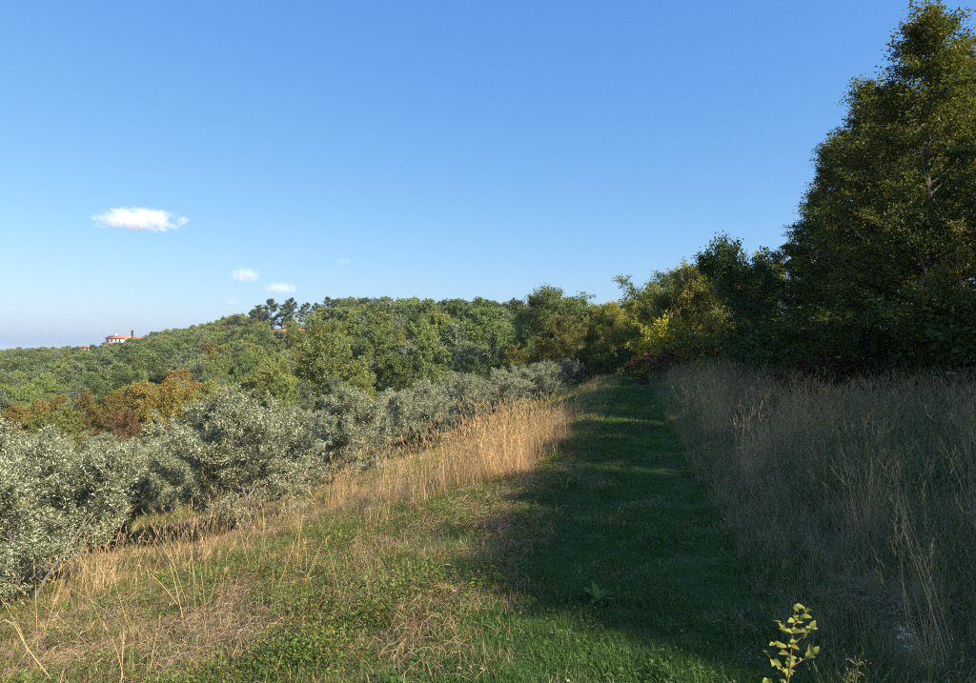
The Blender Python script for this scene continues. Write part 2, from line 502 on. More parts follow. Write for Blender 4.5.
# ------------------------------------------------------------------ ground sheet and path
def axis(lo, hi, fine_lo, fine_hi, step, grow):
    a = list(np.arange(fine_lo, fine_hi + 1e-6, step))
    st = step
    while a[-1] < hi:
        st *= grow; a.append(a[-1] + st)
    st = step
    while a[0] > lo:
        st *= grow; a.insert(0, a[0] - st)
    return np.array(a)
gx = axis(-3500, 3500, -16, 16, 0.35, 1.055)
gy = axis(-500, 4500, -4, 42, 0.35, 1.05)
X, Y = np.meshgrid(gx, gy)
Z = ground_z(X.ravel(), Y.ravel()).reshape(X.shape)
nx, ny = len(gx), len(gy)
ii, jj = np.meshgrid(np.arange(nx - 1), np.arange(ny - 1))
b0 = (jj * nx + ii).ravel()
quads = np.stack([b0, b0 + 1, b0 + nx + 1, b0 + nx], 1)
structure(mesh_obj("ground", mesh_arr("ground", np.stack([X.ravel(), Y.ravel(), Z.ravel()], 1), quads=quads, mats=[M['soil']], smooth=True)))

def path_edges(s):
    bend = 0.0
    return (-0.85 + 0.12 * math.sin(s * 0.9) - 0.1 * math.sin(s * 0.37), 0.88 + 0.12 * math.sin(s * 0.7 + 1) + 0.06 * math.sin(s * 1.9))
pv, pq = [], []
SS = np.arange(-4, 40.01, 0.35)
for i, s in enumerate(SS):
    a, b = path_edges(s)
    c = 0.0 if s < 30 else 0.02 * (s - 30) ** 2
    for u in np.linspace(a, b, 8):
        x, y = xy_from_us(u + c, s)
        pv.append((x, y, gz(x, y) + 0.012))
for i in range(len(SS) - 1):
    for j in range(7):
        k = i * 8 + j
        pq.append((k, k + 8, k + 9, k + 1))
structure(mesh_obj("path", mesh_arr("path", pv, quads=pq, mats=[M['path_soil']], smooth=True)))

# ------------------------------------------------------------------ grass
def blades(r, n, rad, h, w, arch, tilt, segs=3, taper=True, base=None):
    """n arching blades growing inside a disc"""
    if base is None:
        a = r.uniform(0, 6.28, n); q = rad * np.sqrt(r.random(n))
        base = np.stack([q * np.cos(a), q * np.sin(a), np.full(n, -0.015)], 1)
    az = r.uniform(0, 6.28, n)
    hh = h * r.uniform(0.45, 1.1, n); ww = w * r.uniform(0.6, 1.25, n)
    tl = np.abs(r.normal(0, tilt, n)); ar = arch * r.uniform(0.2, 1.4, n)
    out = np.stack([np.cos(az), np.sin(az), np.zeros(n)], 1)
    side = np.stack([-np.sin(az), np.cos(az), np.zeros(n)], 1)
    tw = r.uniform(-0.8, 0.8, n)
    side = unit(side * np.cos(tw)[:, None] + out * np.sin(tw)[:, None])
    V = []
    p = base.copy(); ang = tl.copy()
    for k in range(segs + 1):
        f = k / segs
        wk = ww * ((1 - f) ** 0.6 if taper else 1 - 0.4 * f) * 0.5
        if k == segs and taper:
            V.append(p[:, None, :])
        else:
            V.append(np.stack([p - side * wk[:, None], p + side * wk[:, None]], 1))
        step = (hh / segs)[:, None]
        p = p + step * (out * np.sin(ang)[:, None] + np.array([0, 0, 1.0]) * np.cos(ang)[:, None])
        ang = ang + ar / segs
    V = np.concatenate(V, 1); nv = V.shape[1]
    tri = []
    for k in range(segs):
        a = 2 * k
        if k == segs - 1 and taper:
            tri.append((a, a + 1, a + 2))
        else:
            tri += [(a, a + 1, a + 3), (a, a + 3, a + 2)]
    tri = np.array(tri)
    T = (np.arange(n)[:, None, None] * nv + tri[None]).reshape(-1, 3)
    tips = p; 
    return V.reshape(-1, 3), T, tips, ang, out

def join(parts):
    vs, ts, o = [], [], 0
    for v, t in parts:
        vs.append(v); ts.append(t + o); o += len(v)
    return np.concatenate(vs), np.concatenate(ts)

def stalks(r, n, rad, h, w, tilt, arch, head):
    v, t, tips, ang, out = blades(r, n, rad, h, w, arch, tilt, 4, taper=False)
    parts = [(v, t)]
    d = out * np.sin(ang)[:, None] + np.array([0, 0, 1.0]) * np.cos(ang)[:, None]
    m = 7
    for k in range(m):
        pos = tips - d * head * (k / m)
        nn = r.normal(0, 1, (n, 3))
        lv, lt = leaves_arr(pos, d + 0.45 * unit(r.normal(0, 1, (n, 3))), nn, np.full(n, head * 0.36), np.full(n, head * 0.045))
        parts.append((lv, lt))
    return join(parts)

def herb(r, n, rad, h, leaf, asp):
    a = r.uniform(0, 6.28, n); q = rad * np.sqrt(r.random(n))
    pos = np.stack([q * np.cos(a), q * np.sin(a), h * r.random(n) ** 1.3], 1)
    d = r.normal(0, 1, (n, 3)); d[:, 2] = np.abs(d[:, 2]) * 0.5
    nn = r.normal(0, 0.5, (n, 3)); nn[:, 2] += 1
    ln = leaf * r.uniform(0.6, 1.3, n)
    return leaves_arr(pos, d, nn, ln, ln * asp)

def litter(r, n, rad, L, w, hmax):
    a = r.uniform(0, 6.28, n); q = rad * np.sqrt(r.random(n))
    base = np.stack([q * np.cos(a), q * np.sin(a), hmax * r.random(n)], 1)
    az = r.uniform(0, 6.28, n); el = r.normal(0.05, 0.16, n)
    d = np.stack([np.cos(az) * np.cos(el), np.sin(az) * np.cos(el), np.sin(el)], 1)
    side = np.stack([-np.sin(az), np.cos(az), np.zeros(n)], 1)
    ln = L * r.uniform(0.4, 1.2, n)[:, None]
    b = r.normal(0, 0.12, n)[:, None]
    pts = [base, base + d * ln * 0.5 + side * ln * b + np.array([0, 0, 0.02]), base + d * ln]
    V = np.concatenate([np.stack([p - side * w * .5, p + side * w * .5], 1) for p in pts], 1)
    V[:, 1::2, 2] += w * 0.5
    tri = np.array([(0, 1, 3), (0, 3, 2), (2, 3, 5), (2, 5, 4)])
    return V.reshape(-1, 3), (np.arange(n)[:, None, None] * 6 + tri[None]).reshape(-1, 3)

def proto_coll(name, items):
    c = bpy.data.collections.new(name)
    for i, (v, t, m) in enumerate(items):
        c.objects.link(bpy.data.objects.new("%s_%02d" % (name, i), mesh_arr(name, v, tris=t, mats=[m])))
    return c

def scatter(name, label, cat, coll, pts, rot, scl, idx):
    me = bpy.data.meshes.new(name)
    me.vertices.add(len(pts)); me.vertices.foreach_set("co", np.asarray(pts, np.float32).ravel())
    for nm, ty, dat, key in (("rot", 'FLOAT_VECTOR', rot, "vector"), ("scl", 'FLOAT_VECTOR', scl, "vector"), ("idx", 'INT', idx, "value")):
        at = me.attributes.new(nm, ty, 'POINT')
        at.data.foreach_set(key, np.asarray(dat, np.int32 if ty == 'INT' else np.float32).ravel())
    ng = bpy.data.node_groups.new(name, 'GeometryNodeTree')
    ng.interface.new_socket("Geometry", in_out='INPUT', socket_type='NodeSocketGeometry')
    ng.interface.new_socket("Geometry", in_out='OUTPUT', socket_type='NodeSocketGeometry')
    gi = ng.nodes.new("NodeGroupInput"); go = ng.nodes.new("NodeGroupOutput")
    iop = ng.nodes.new("GeometryNodeInstanceOnPoints")
    ci = ng.nodes.new("GeometryNodeCollectionInfo")
    ci.inputs["Collection"].default_value = coll
    ci.inputs["Separate Children"].default_value = True
    ci.inputs["Reset Children"].default_value = True
    iop.inputs["Pick Instance"].default_value = True
    def na(nm, ty):
        n = ng.nodes.new("GeometryNodeInputNamedAttribute"); n.data_type = ty
        n.inputs["Name"].default_value = nm
        return n.outputs["Attribute"]
    L = ng.links.new
    L(gi.outputs[0], iop.inputs["Points"]); L(ci.outputs[0], iop.inputs["Instance"])
    L(na("rot", 'FLOAT_VECTOR'), iop.inputs["Rotation"]); L(na("scl", 'FLOAT_VECTOR'), iop.inputs["Scale"])
    L(na("idx", 'INT'), iop.inputs["Instance Index"])
    L(iop.outputs[0], go.inputs[0])
    o = bpy.data.objects.new(name, me); COL.objects.link(o)
    md = o.modifiers.new("scatter", 'NODES'); md.node_group = ng
    o["kind"] = "stuff"
    return tag(o, label, cat)

def field(n, ulo, uhi, slo, shi, near=1.0, seed=0):
    """random places in path coordinates, denser towards the camera"""
    r = np.random.default_rng(seed)
    s = slo + (shi - slo) * r.random(n) ** near
    u = r.uniform(ulo, uhi, n)
    x, y = xy_from_us(u, s)
    ok = (y > 1.6) & (np.abs(x) < 0.80 * y + 1.0)
    return u[ok], s[ok], x[ok], y[ok]

def place(name, label, cat, coll, nproto, x, y, scl, tilt=0.12, seed=1, wind=(0, 0), dz=0.0):
    r = np.random.default_rng(seed)
    n = len(x)
    pts = np.stack([x, y, ground_z(x, y) + dz], 1)
    rot = np.stack([r.normal(wind[0], tilt, n), r.normal(wind[1], tilt, n), r.uniform(-3.14, 3.14, n)], 1)
    s3 = np.stack([scl, scl, scl * r.uniform(0.8, 1.2, n)], 1)
    return scatter(name, label, cat, coll, pts, rot, s3, r.integers(0, nproto, n))

gr = np.random.default_rng(11)
def bl(*a, **k):
    v, t, *_ = blades(gr, *a, **k); return v, t
c_path = proto_coll("turf_tuft", [(*bl(70, 0.13, 0.11, 0.0045, 1.3, 0.45), M['g_path']) for i in range(5)]
                    + [(*join([bl(40, 0.13, 0.09, 0.0045, 1.4, 0.5), herb(gr, 40, 0.12, 0.06, 0.022, 0.8)]), M['g_path']) for i in range(2)])
c_mead = proto_coll("meadow_tuft", [(*bl(55, 0.14, 0.16, 0.0042, 1.2, 0.45), M['g_mead']) for i in range(5)])
c_herb = proto_coll("herb_patch", [(*herb(gr, 190, 0.16, 0.12, 0.017, 0.6), M['g_herb']) for i in range(4)]
                    + [(*join([herb(gr, 70, 0.14, 0.10, 0.03, 0.4), bl(14, 0.12, 0.2, 0.004, .8, .3)]), M['g_herb']) for i in range(2)])
c_dry = proto_coll("dry_tuft", [(*join([stalks(gr, 16, 0.13, 0.85, 0.0036, 0.10, 0.28, 0.13), bl(34, 0.12, 0.48, 0.0048, 1.0, 0.22)]), M['g_dry']) for i in range(6)])
c_rank = proto_coll("rank_tuft", [(*join([bl(46, 0.14, 0.48, 0.0055, 1.3, 0.28), stalks(gr, 3, 0.12, 0.7, 0.003, 0.12, 0.3, 0.1)]), M['g_rank']) for i in range(6)])
c_lit = proto_coll("straw_litter", [(*litter(gr, 70, 0.26, 0.15, 0.0022, 0.05), M['g_litter']) for i in range(5)])
c_stalk = proto_coll("dead_stalk", [(*stalks(gr, 7, 0.16, 0.78, 0.0038, 0.20, 0.45, 0.12), M['g_dry']) for i in range(6)])

# zone masks -------------------------------------------------------------
def dry_mask(u, s, x, y):
    """how much tall dry grass stands on the left of the path"""
    edge = 1.0 + 0.25 * (vnoise(x, y, 1.2, 21) - .5)
    start = 6.9 + 2.6 * (vnoise(x, y, 2.0, 22) - .5)
    m = sstep(edge, edge + 0.5, u) * sstep(start - 0.8, start + 1.8, s)
    return m

# path turf
u, s, x, y = field(13000, -1.3, 1.5, 1.8, 39, 1.9, 31)
pe = np.array([path_edges(a) for a in s])
ok = (u > pe[:, 0] - 0.25) & (u < pe[:, 1] + 0.25)
cshift = np.where(s > 30, 0.02 * (s - 30) ** 2, 0)
x, y = xy_from_us(u + cshift, s)
x, y, s, u = x[ok], y[ok], s[ok], u[ok]
wheel = np.exp(-((np.abs(u + 0.05 * np.sin(s)) - 0.52) / 0.17) ** 2)
sc = (0.60 + 0.75 * vnoise(x, y, 0.45, 33) ** 1.6) * (1 - 0.38 * wheel * (0.4 + 0.6 * vnoise(x, y, 1.5, 34))) * np.where(s > 9, np.minimum(1 + 0.035 * (s - 9), 1.9), 1.0)
place("path_grass", "short green grass covering the mown path", "grass", c_path, 7, x, y, sc, 0.15, 2)

# left meadow: cut low grass and herbs
u, s, x, y = field(38000, 0.7, 30, 1.6, 44, 1.4, 41)
dm = dry_mask(u, s, x, y)
r_ = np.random.default_rng(5)
keep = r_.random(len(u)) > 0.6 * dm
x, y, s, u = x[keep], y[keep], s[keep], u[keep]
sc = (0.6 + 0.7 * vnoise(x, y, 0.7, 43)) * np.where(s > 9, np.minimum(1 + 0.05 * (s - 9), 2.2), 1.0)
place("meadow_grass", "low green and straw coloured grass of the sloping meadow", "grass", c_mead, 5, x, y, sc, 0.2, 3)
u, s, x, y = field(9000, 0.9, 10, 1.6, 26, 1.4, 45)
keep = (vnoise(x, y, 0.9, 46) + 0.35 * vnoise(x, y, 0.25, 47) > 0.55) & (np.random.default_rng(6).random(len(u)) > 0.8 * dry_mask(u, s, x, y))
x, y = x[keep], y[keep]
place("meadow_herbs", "leafy green herbs growing among the cut meadow grass", "herbs", c_herb, 6, x, y, 0.6 + 0.8 * np.random.default_rng(7).random(len(x)), 0.12, 4)
u, s, x, y = field(9000, 0.8, 10, 1.6, 24, 1.3, 48)
keep = vnoise(x, y, 1.1, 49) + 0.3 * vnoise(x, y, 0.3, 50) + 0.5 * (np.random.default_rng(84).random(len(x)) - .5) > 0.72
x, y = x[keep], y[keep]
place("straw_litter", "flattened dry straw lying on the meadow", "straw", c_lit, 5, x, y, 0.5 + 0.5 * np.random.default_rng(8).random(len(x)), 0.12, 5, dz=0.015)

# left dry tall grass band, with a few scattered tufts around the olives
u, s, x, y = field(15000, 0.9, 8.5, 5.0, 44, 1.25, 51)
r_ = np.random.default_rng(52)
lim = np.maximum(3.6 - 0.09 * s, 1.8) + 0.9 * (vnoise(x, y, 1.5, 53) - .5)
dm = dry_mask(u, s, x, y) * (1 - 0.97 * sstep(lim - 0.4, lim + 0.4, u))
keep = r_.random(len(u)) < dm * (0.12 + 0.7 * sstep(0.25, 0.6, vnoise(x, y, 0.8, 54))) * (0.35 + 0.65 * sstep(0.9, 2.0, u))
x, y, s = x[keep], y[keep], s[keep]
u = u[keep]
sc = (0.48 + 0.34 * vnoise(x, y, 1.2, 55) + 0.34 * np.random.default_rng(56).random(len(x))) * (1 - 0.58 * sstep(11, 17, s)) * (0.7 + 0.3 * sstep(0.9, 1.9, u))
place("dry_grass", "tall straw coloured grass with seed heads left of the path", "grass", c_dry, 6, x, y, sc, 0.10, 6, wind=(0.02, -0.08))

# loose dead stalks in the near meadow and below the olives
u, s, x, y = field(3200, 1.6, 9.5, 2.0, 16, 1.0, 61)
pxs = CX + F * x / y
k = vnoise(x, y, 1.4, 62)
blob = lambda a, b, w_: np.exp(-((x - a) ** 2 + (y - b) ** 2) / w_ ** 2)
w = 0.02 + 1.3 * blob(-5.2, 8.3, 0.8) + 0.45 * blob(-2.2, 5.4, 0.6) + 0.2 * blob(-4.6, 6.0, .8) + 0.35 * blob(-4.2, 10.6, 1.0) + 0.05 * sstep(.5, .7, k) * (pxs < 330)
keep = np.random.default_rng(63).random(len(u)) < w * 0.55
x, y = x[keep], y[keep]
place("dead_stalks", "thin dead grass stalks leaning over the near meadow", "stalks", c_stalk, 6, x, y, 0.55 + 0.55 * np.random.default_rng(64).random(len(x)), 0.22, 7, wind=(0.0, 0.22))

# right bank: rank green grass below, pale tall grass towards the trees
u, s, x, y = field(26000, -13, -0.8, 1.6, 40, 1.6, 71)
sc = (0.45 + 0.75 * vnoise(x, y, 1.1, 72)) * (0.55 + 0.45 * sstep(1.0, 2.6, -u)) * np.where(s > 12, 1.25, 1.0)
place("bank_grass", "rank shaded green grass on the bank right of the path", "grass", c_rank, 6, x, y, sc, 0.2, 8)
u, s, x, y = field(13000, -12, -1.1, 3.5, 42, 1.2, 75)
k = 0.6 * vnoise(x, y, 1.3, 76) + 0.4 * vnoise(x, y, 0.45, 77)
w = 0.95 * sstep(0.32, 0.62, k) * (0.10 + 0.9 * sstep(4.5, 10, s)) * sstep(1.0, 1.9, -u)
keep = np.random.default_rng(78).random(len(u)) < w
x, y = x[keep], y[keep]
place("bank_dry_grass", "tall pale dry grass in shade on the bank by the trees", "grass", c_dry, 6, x, y, 0.55 + 0.45 * vnoise(x, y, 0.9, 79), 0.14, 9)
u, s, x, y = field(3500, -9, -0.9, 1.8, 14, 1.2, 81)
keep = vnoise(x, y, 0.8, 82) + 0.7 * (np.random.default_rng(85).random(len(x)) - .5) > 0.88
x, y = x[keep], y[keep]
place("bank_straw", "fallen grey straw tangled in the grass on the bank", "straw", c_lit, 5, x, y, 0.6 + 0.5 * np.random.default_rng(83).random(len(x)), 0.2, 10, dz=0.06)

# ------------------------------------------------------------------ tree prototypes
P_olive = [tree_meshes("olive%d" % i, M['olive_bark'], M['olive'], seed=100 + i, H=2.5, crown_r=1.32, t0=0.06, prof=egg, n1=54, n2=16, nl=120,
                       leaf=0.048, asp=0.26, elev=(8, 74), sec=0.42, bend=0.06, sbend=0.22, trunk_r=0.017, wig=0.12, flat=0.0, spread=0.09, stems=3, top=0.86) for i in range(4)]
P_horn = [tree_meshes("hornbeam%d" % i, M['bark'], M['hornbeam'], seed=200 + i, H=9.0, crown_r=3.7, t0=0.04, prof=cone, n1=76, n2=17, nl=100,
                      leaf=0.082, asp=0.55, elev=(5, 52), sec=0.40, bend=0.03, sbend=0.0, trunk_r=0.016, wig=0.09, flat=0.8, spread=0.13) for i in range(3)]
P_broad = [tree_meshes("broadleaf%d" % i, M['bark'], M['hedge_yellow'], seed=300 + i, H=5.5, crown_r=2.3, t0=0.06, prof=dome, n1=52, n2=14, nl=70,
                       leaf=0.092, asp=0.6, elev=(0, 70), sec=0.45, bend=0.05, sbend=0.02, trunk_r=0.018, wig=0.13, flat=0.3, spread=0.16, stems=2) for i in range(4)]
P_bush = [tree_meshes("bush%d" % i, M['bark'], M['hedge_dark'], seed=400 + i, H=2.0, crown_r=1.2, t0=0.05, prof=dome, n1=30, n2=8, nl=24,
                      leaf=0.10, asp=0.6, elev=(5, 75), sec=0.5, bend=0.03, sbend=0.0, trunk_r=0.014, wig=0.15, flat=0.2, spread=0.18, stems=3, top=0.8) for i in range(3)]
P_hill = [tree_meshes("hilltree%d" % i, M['pale_bark'], M['hill_green'], seed=500 + i, H=7.0, crown_r=3.0, t0=0.50 if i > 5 else 0.28 if i in (2, 5) else 0.08, prof=dome, n1=36, n2=11, nl=64,
                      leaf=0.165, asp=0.7, elev=(5, 70), sec=0.48, bend=0.04, sbend=0.02, trunk_r=0.022 if i > 5 else 0.018, wig=0.14, flat=0.25, spread=0.17, tw=False) for i in range(8)]
P_far = [tree_meshes("fartree%d" % i, M['pale_bark'], M['hill_green'], seed=560 + i, H=7.0, crown_r=3.0, t0=0.10, prof=dome, n1=32, n2=9, nl=30,
                      leaf=0.26, asp=0.7, elev=(5, 70), sec=0.48, bend=0.04, sbend=0.02, trunk_r=0.018, wig=0.14, flat=0.25, spread=0.17, tw=False) for i in range(4)]
P_pine = [tree_meshes("pine%d" % i, M['bark'], M['pine'], seed=600 + i, H=12.0, crown_r=2.9, t0=0.26, prof=egg, n1=34, n2=9, nl=44,
                      leaf=0.25, asp=0.55, elev=(5, 60), sec=0.42, bend=0.05, sbend=0.06, trunk_r=0.014, wig=0.14, flat=0.3, spread=0.2, tw=False) for i in range(3)]

# ------------------------------------------------------------------ olive row
OL = [
    (30, 9.3, 428, 1.12, "large silver olive bush at the left edge with dead stalks before it"),
    (118, 13.6, 447, 1.0, "lower grey olive set back between the two large front olives"),
    (238, 11.9, 392, 1.12, "big rounded silver olive with dark hollow under its left side"),
    (352, 16.8, 396, 1.0, "silver olive just right of the big rounded one, tall grass at its foot"),
    (412, 21.5, 389, 1.05, "fourth olive along the grass edge counted from the left edge"),
    (462, 26.5, 380, 1.1, "olive in the middle of the receding row below the wood"),
    (506, 32.5, 373, 1.15, "olive two before the far end of the olive row"),
    (543, 39.0, 369, 1.15, "last but one olive at the far end of the row"),
    (571, 45.0, 366, 1.1, "farthest olive of the row, beside the end of the path"),
]
for i, (px, d, ty, wd, lab) in enumerate(OL):
    put_tree("olive_tree", lab, "olive tree", P_olive[i % 4], px, d, top_y=ty - (7 if d > 15 else 1), H0=2.5, wide=wd * (1.15 if d > 15 else 1.08), group="olive trees in rows on the slope")
for i, (px, d, ty, lab) in enumerate([(-40, 12.5, 445, "olive cut off by the left edge, behind the large silver bush"),
                                      (300, 19.5, 404, "pale olive peeping up behind the gap of the front row"),
                                      (170, 17.5, 425, "second row olive rising behind the low grey olive"),
                                      (385, 28.0, 398, "second row olive seen above the fourth olive's left shoulder"),
                                      (438, 35.0, 386, "small second row olive just under the trunks of the wood"),
                                      (487, 42.0, 378, "second row olive peeping over the middle of the receding row"),
                                      (60, 20.0, 440, "olive lower down the slope behind the left edge bush"),
                                      (110, 25.0, 438, "far olive in the hollow left of the big rounded one"),
                                      (205, 26.0, 420, "third row olive rising behind the left shoulder of the big one"),
                                      (270, 30.0, 410, "third row olive above the right shoulder of the big one"),
                                      (330, 34.0, 404, "third row olive close below the wood"),
                                      (10, 27.0, 432, "distant olive low on the slope at the left edge"),
                                      (84, 15.2, 452, "olive filling the gap right behind the left edge bush"),
                                      (150, 22.5, 432, "olive on the lower slope seen over the low grey olive"),
                                      (48, 32.0, 428, "small far olive below the orange trees at left"),
                                      (100, 34.0, 428, "small far olive just below the rust brown trees")]):
    put_tree("olive_tree", lab, "olive tree", P_olive[(i + 2) % 4], px, d, top_y=ty + 4, H0=2.5, wide=1.1, group="olive trees in rows on the slope")

# ------------------------------------------------------------------ trees on the right
RT = [  # px, depth, top y, proto set, index, width, material, name, label
    (942, 13.0, 2, P_horn, 0, 1.0, None, "hornbeam_tree", "tallest hornbeam, its thin golden top reaching the upper right edge"),
    (1000, 15.0, 30, P_horn, 1, 0.9, None, "hornbeam_tree", "hornbeam at the right edge, mostly cut off by the picture"),
    (902, 15.6, 66, P_horn, 2, 0.95, None, "hornbeam_tree", "dark hornbeam just left of the tallest one"),
    (862, 18.0, 140, P_horn, 1, 1.0, None, "hornbeam_tree", "middle hornbeam of the descending dark tree line"),
    (826, 19.5, 186, P_horn, 0, 1.1, None, "hornbeam_tree", "lower dark hornbeam with twiggy top against the sky"),
    (800, 21.0, 204, P_broad, 1, 0.75, 'hedge_dark', "broadleaf_tree", "grey green leafy tree at the left end of the dark trees"),
    (780, 23.5, 232, P_broad, 2, 0.55, 'hedge_dark', "broadleaf_tree", "dark rounded tree where the shaded tree line begins"),
    (738, 27.5, 250, P_broad, 0, 0.75, 'hedge_yellow', "broadleaf_tree", "sunlit olive yellow tree beside the dark tree line"),
    (712, 30.5, 256, P_broad, 3, 0.95, 'hedge_yellow', "broadleaf_tree", "sunlit tree with the highest top among the yellow green ones"),
    (690, 34.0, 271, P_broad, 1, 1.0, 'hedge_yellow', "broadleaf_tree", "yellow green tree right above the bright yellow shrub"),
    (664, 37.5, 286, P_broad, 2, 1.0, 'hedge_yellow', "broadleaf_tree", "yellow green tree above the rust brown bush"),
    (636, 42.0, 294, P_broad, 0, 1.0, 'hedge_yellow', "broadleaf_tree", "yellow green tree over the dark hollow at the path's end"),
    (612, 47.0, 300, P_broad, 3, 1.05, 'hedge_yellow', "broadleaf_tree", "yellowish tree right behind the end of the path"),
    (584, 50.0, 308, P_broad, 1, 1.0, 'hedge_yellow', "broadleaf_tree", "yellow green tree above the last olives"),
    (556, 54.0, 322, P_broad, 2, 1.0, 'hedge_yellow', "broadleaf_tree", "low yellow green tree behind the far olives"),
    (535, 58.0, 336, P_broad, 0, 1.0, 'hedge_yellow', "broadleaf_tree", "small yellow green tree at the left of the path end thicket"),
    (968, 17.5, 45, P_horn, 2, 0.9, None, "hornbeam_tree", "hornbeam filling the gap behind the tallest one"),
    (925, 18.5, 85, P_horn, 1, 0.9, None, "hornbeam_tree", "hornbeam standing behind and left of the tallest one"),
    (998, 11.8, 190, P_broad, 0, 0.9, 'hornbeam', "broadleaf_tree", "low dark leafy tree in front of the trunks at right edge"),
    (757, 25.5, 250, P_broad, 3, 0.6, 'hedge_yellow', "broadleaf_tree", "half lit tree wedged between the dark and the yellow green trees"),
    (677, 35.5, 280, P_broad, 0, 0.8, 'hedge_yellow', "broadleaf_tree", "slim yellow green tree between two taller ones above the rust bush"),
    (650, 39.5, 291, P_broad, 3, 0.9, 'hedge_yellow', "broadleaf_tree", "yellow green tree just left of the bright yellow shrub"),
    (624, 45.0, 300, P_broad, 2, 0.9, 'hedge_yellow', "broadleaf_tree", "tree under the dark oak at the end of the path"),
    (608, 66.0, 266, P_broad, 1, 1.15, 'hill_dark', "oak_tree", "dark rounded oak standing out above the skyline"),
]
for px, d, ty, ps, k, wd, mt, nm, lab in RT:
    H0 = 9.0 if ps is P_horn else 5.5
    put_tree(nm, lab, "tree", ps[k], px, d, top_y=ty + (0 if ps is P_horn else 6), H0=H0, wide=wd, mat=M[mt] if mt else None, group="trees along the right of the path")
# the row goes on to the right of the picture and behind the camera; these shade the path
OFF = [(11.1, -2.6, 8.27, 'h0', 0.54), (12.2, -1.1, 9.29, 'h1', 1.49), (11.5, 0.4, 6.54, 'b1', 5.03), (12.6, 1.9, 8.5, 'h0', 3.66), (12.0, 3.4, 8.07, 'b2', 0.59), (13.1, 4.9, 8.81, 'h0', 2.72), (12.4, 6.4, 7.69, 'h1', 3.01), (13.5, 7.9, 7.33, 'b1', 1.0), (12.8, 9.4, 7.78, 'h0', 4.61), (9.9, -1.9, 5.9, 'h2', 0.71), (10.2, -0.6, 7.29, 'h1', 2.46), (10.4, -3.1, 7.65, 'h0', 3.25), (10.8, 1.2, 7.34, 'b3', 2.7), (10.1, -1.2, 6.09, 'b2', 3.69)]
for x, y, h, pr, rz in OFF:
    br = pr[0] == 'b'
    put_tree("broadleaf_tree" if br else "hornbeam_tree", "tree of the row continuing beyond the right edge of the picture", "tree", (P_broad if br else P_horn)[int(pr[1])], None, None, height=h, xy=(x, y), rz=rz, mat=M['hedge_dark'] if br else None, group="trees beyond the right edge")

# shrubs below the trees
SH = [
    (760, 22.0, 318, 0, 'hedge_dark', "bush", "dark bush under the left end of the shaded trees"),
    (800, 18.5, 312, 1, 'hedge_dark', "bush", "dark bush under the lower hornbeam"),
    (850, 16.0, 305, 2, 'hedge_dark', "bush", "dark bush under the middle hornbeam"),
    (905, 13.5, 300, 0, 'hedge_dark', "bush", "dark bush at the foot of the hornbeam left of the tallest"),
    (965, 12.0, 290, 1, 'hedge_dark', "bush", "dark bush at the foot of the tallest hornbeam"),
    (735, 25.5, 318, 2, 'hedge_yellow', "bush", "twiggy brownish bush in front of the sunlit trees"),
    (712, 27.5, 326, 0, 'hedge_yellow', "bush", "sunlit scrubby bush right of the bright yellow shrub"),
    (690, 30.5, 338, 1, 'hedge_dark', "bush", "green bush behind the rust brown bush"),
    (627, 40.5, 345, 1, 'hedge_dark', "bush", "dark bush filling the hollow at the path's end"),
    (604, 43.0, 352, 2, 'hedge_dark', "bush", "dark bush just left of the hollow at the path's end"),
    (583, 48.0, 348, 0, 'hedge_dark', "bush", "dark green bush behind the farthest olive"),
    (645, 38.0, 340, 0, 'hedge_dark', "bush", "green bush left of the bright yellow shrub"),
]
for px, d, ty, k, mt, nm, lab in SH:
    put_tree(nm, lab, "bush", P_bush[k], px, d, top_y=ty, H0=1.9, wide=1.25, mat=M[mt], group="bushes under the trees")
put_tree("yellow_shrub", "bright yellow leaved shrub glowing in front of green trees", "shrub", P_bush[2], 664, 30.5, top_y=312, H0=1.9, wide=0.75, mat=M['bright_yellow'])
put_tree("rust_bush", "withered rust brown bush beside the far end of the path", "bush", P_bush[0], 662, 29.0, top_y=347, H0=1.9, wide=1.3, mat=M['rust_leaf'])
put_tree("rust_bush", "small shaded reddish brown bush in the grass below dark trees", "bush", P_bush[1], 820, 13.5, top_y=352, H0=1.9, wide=1.0, mat=M['rust_leaf'])

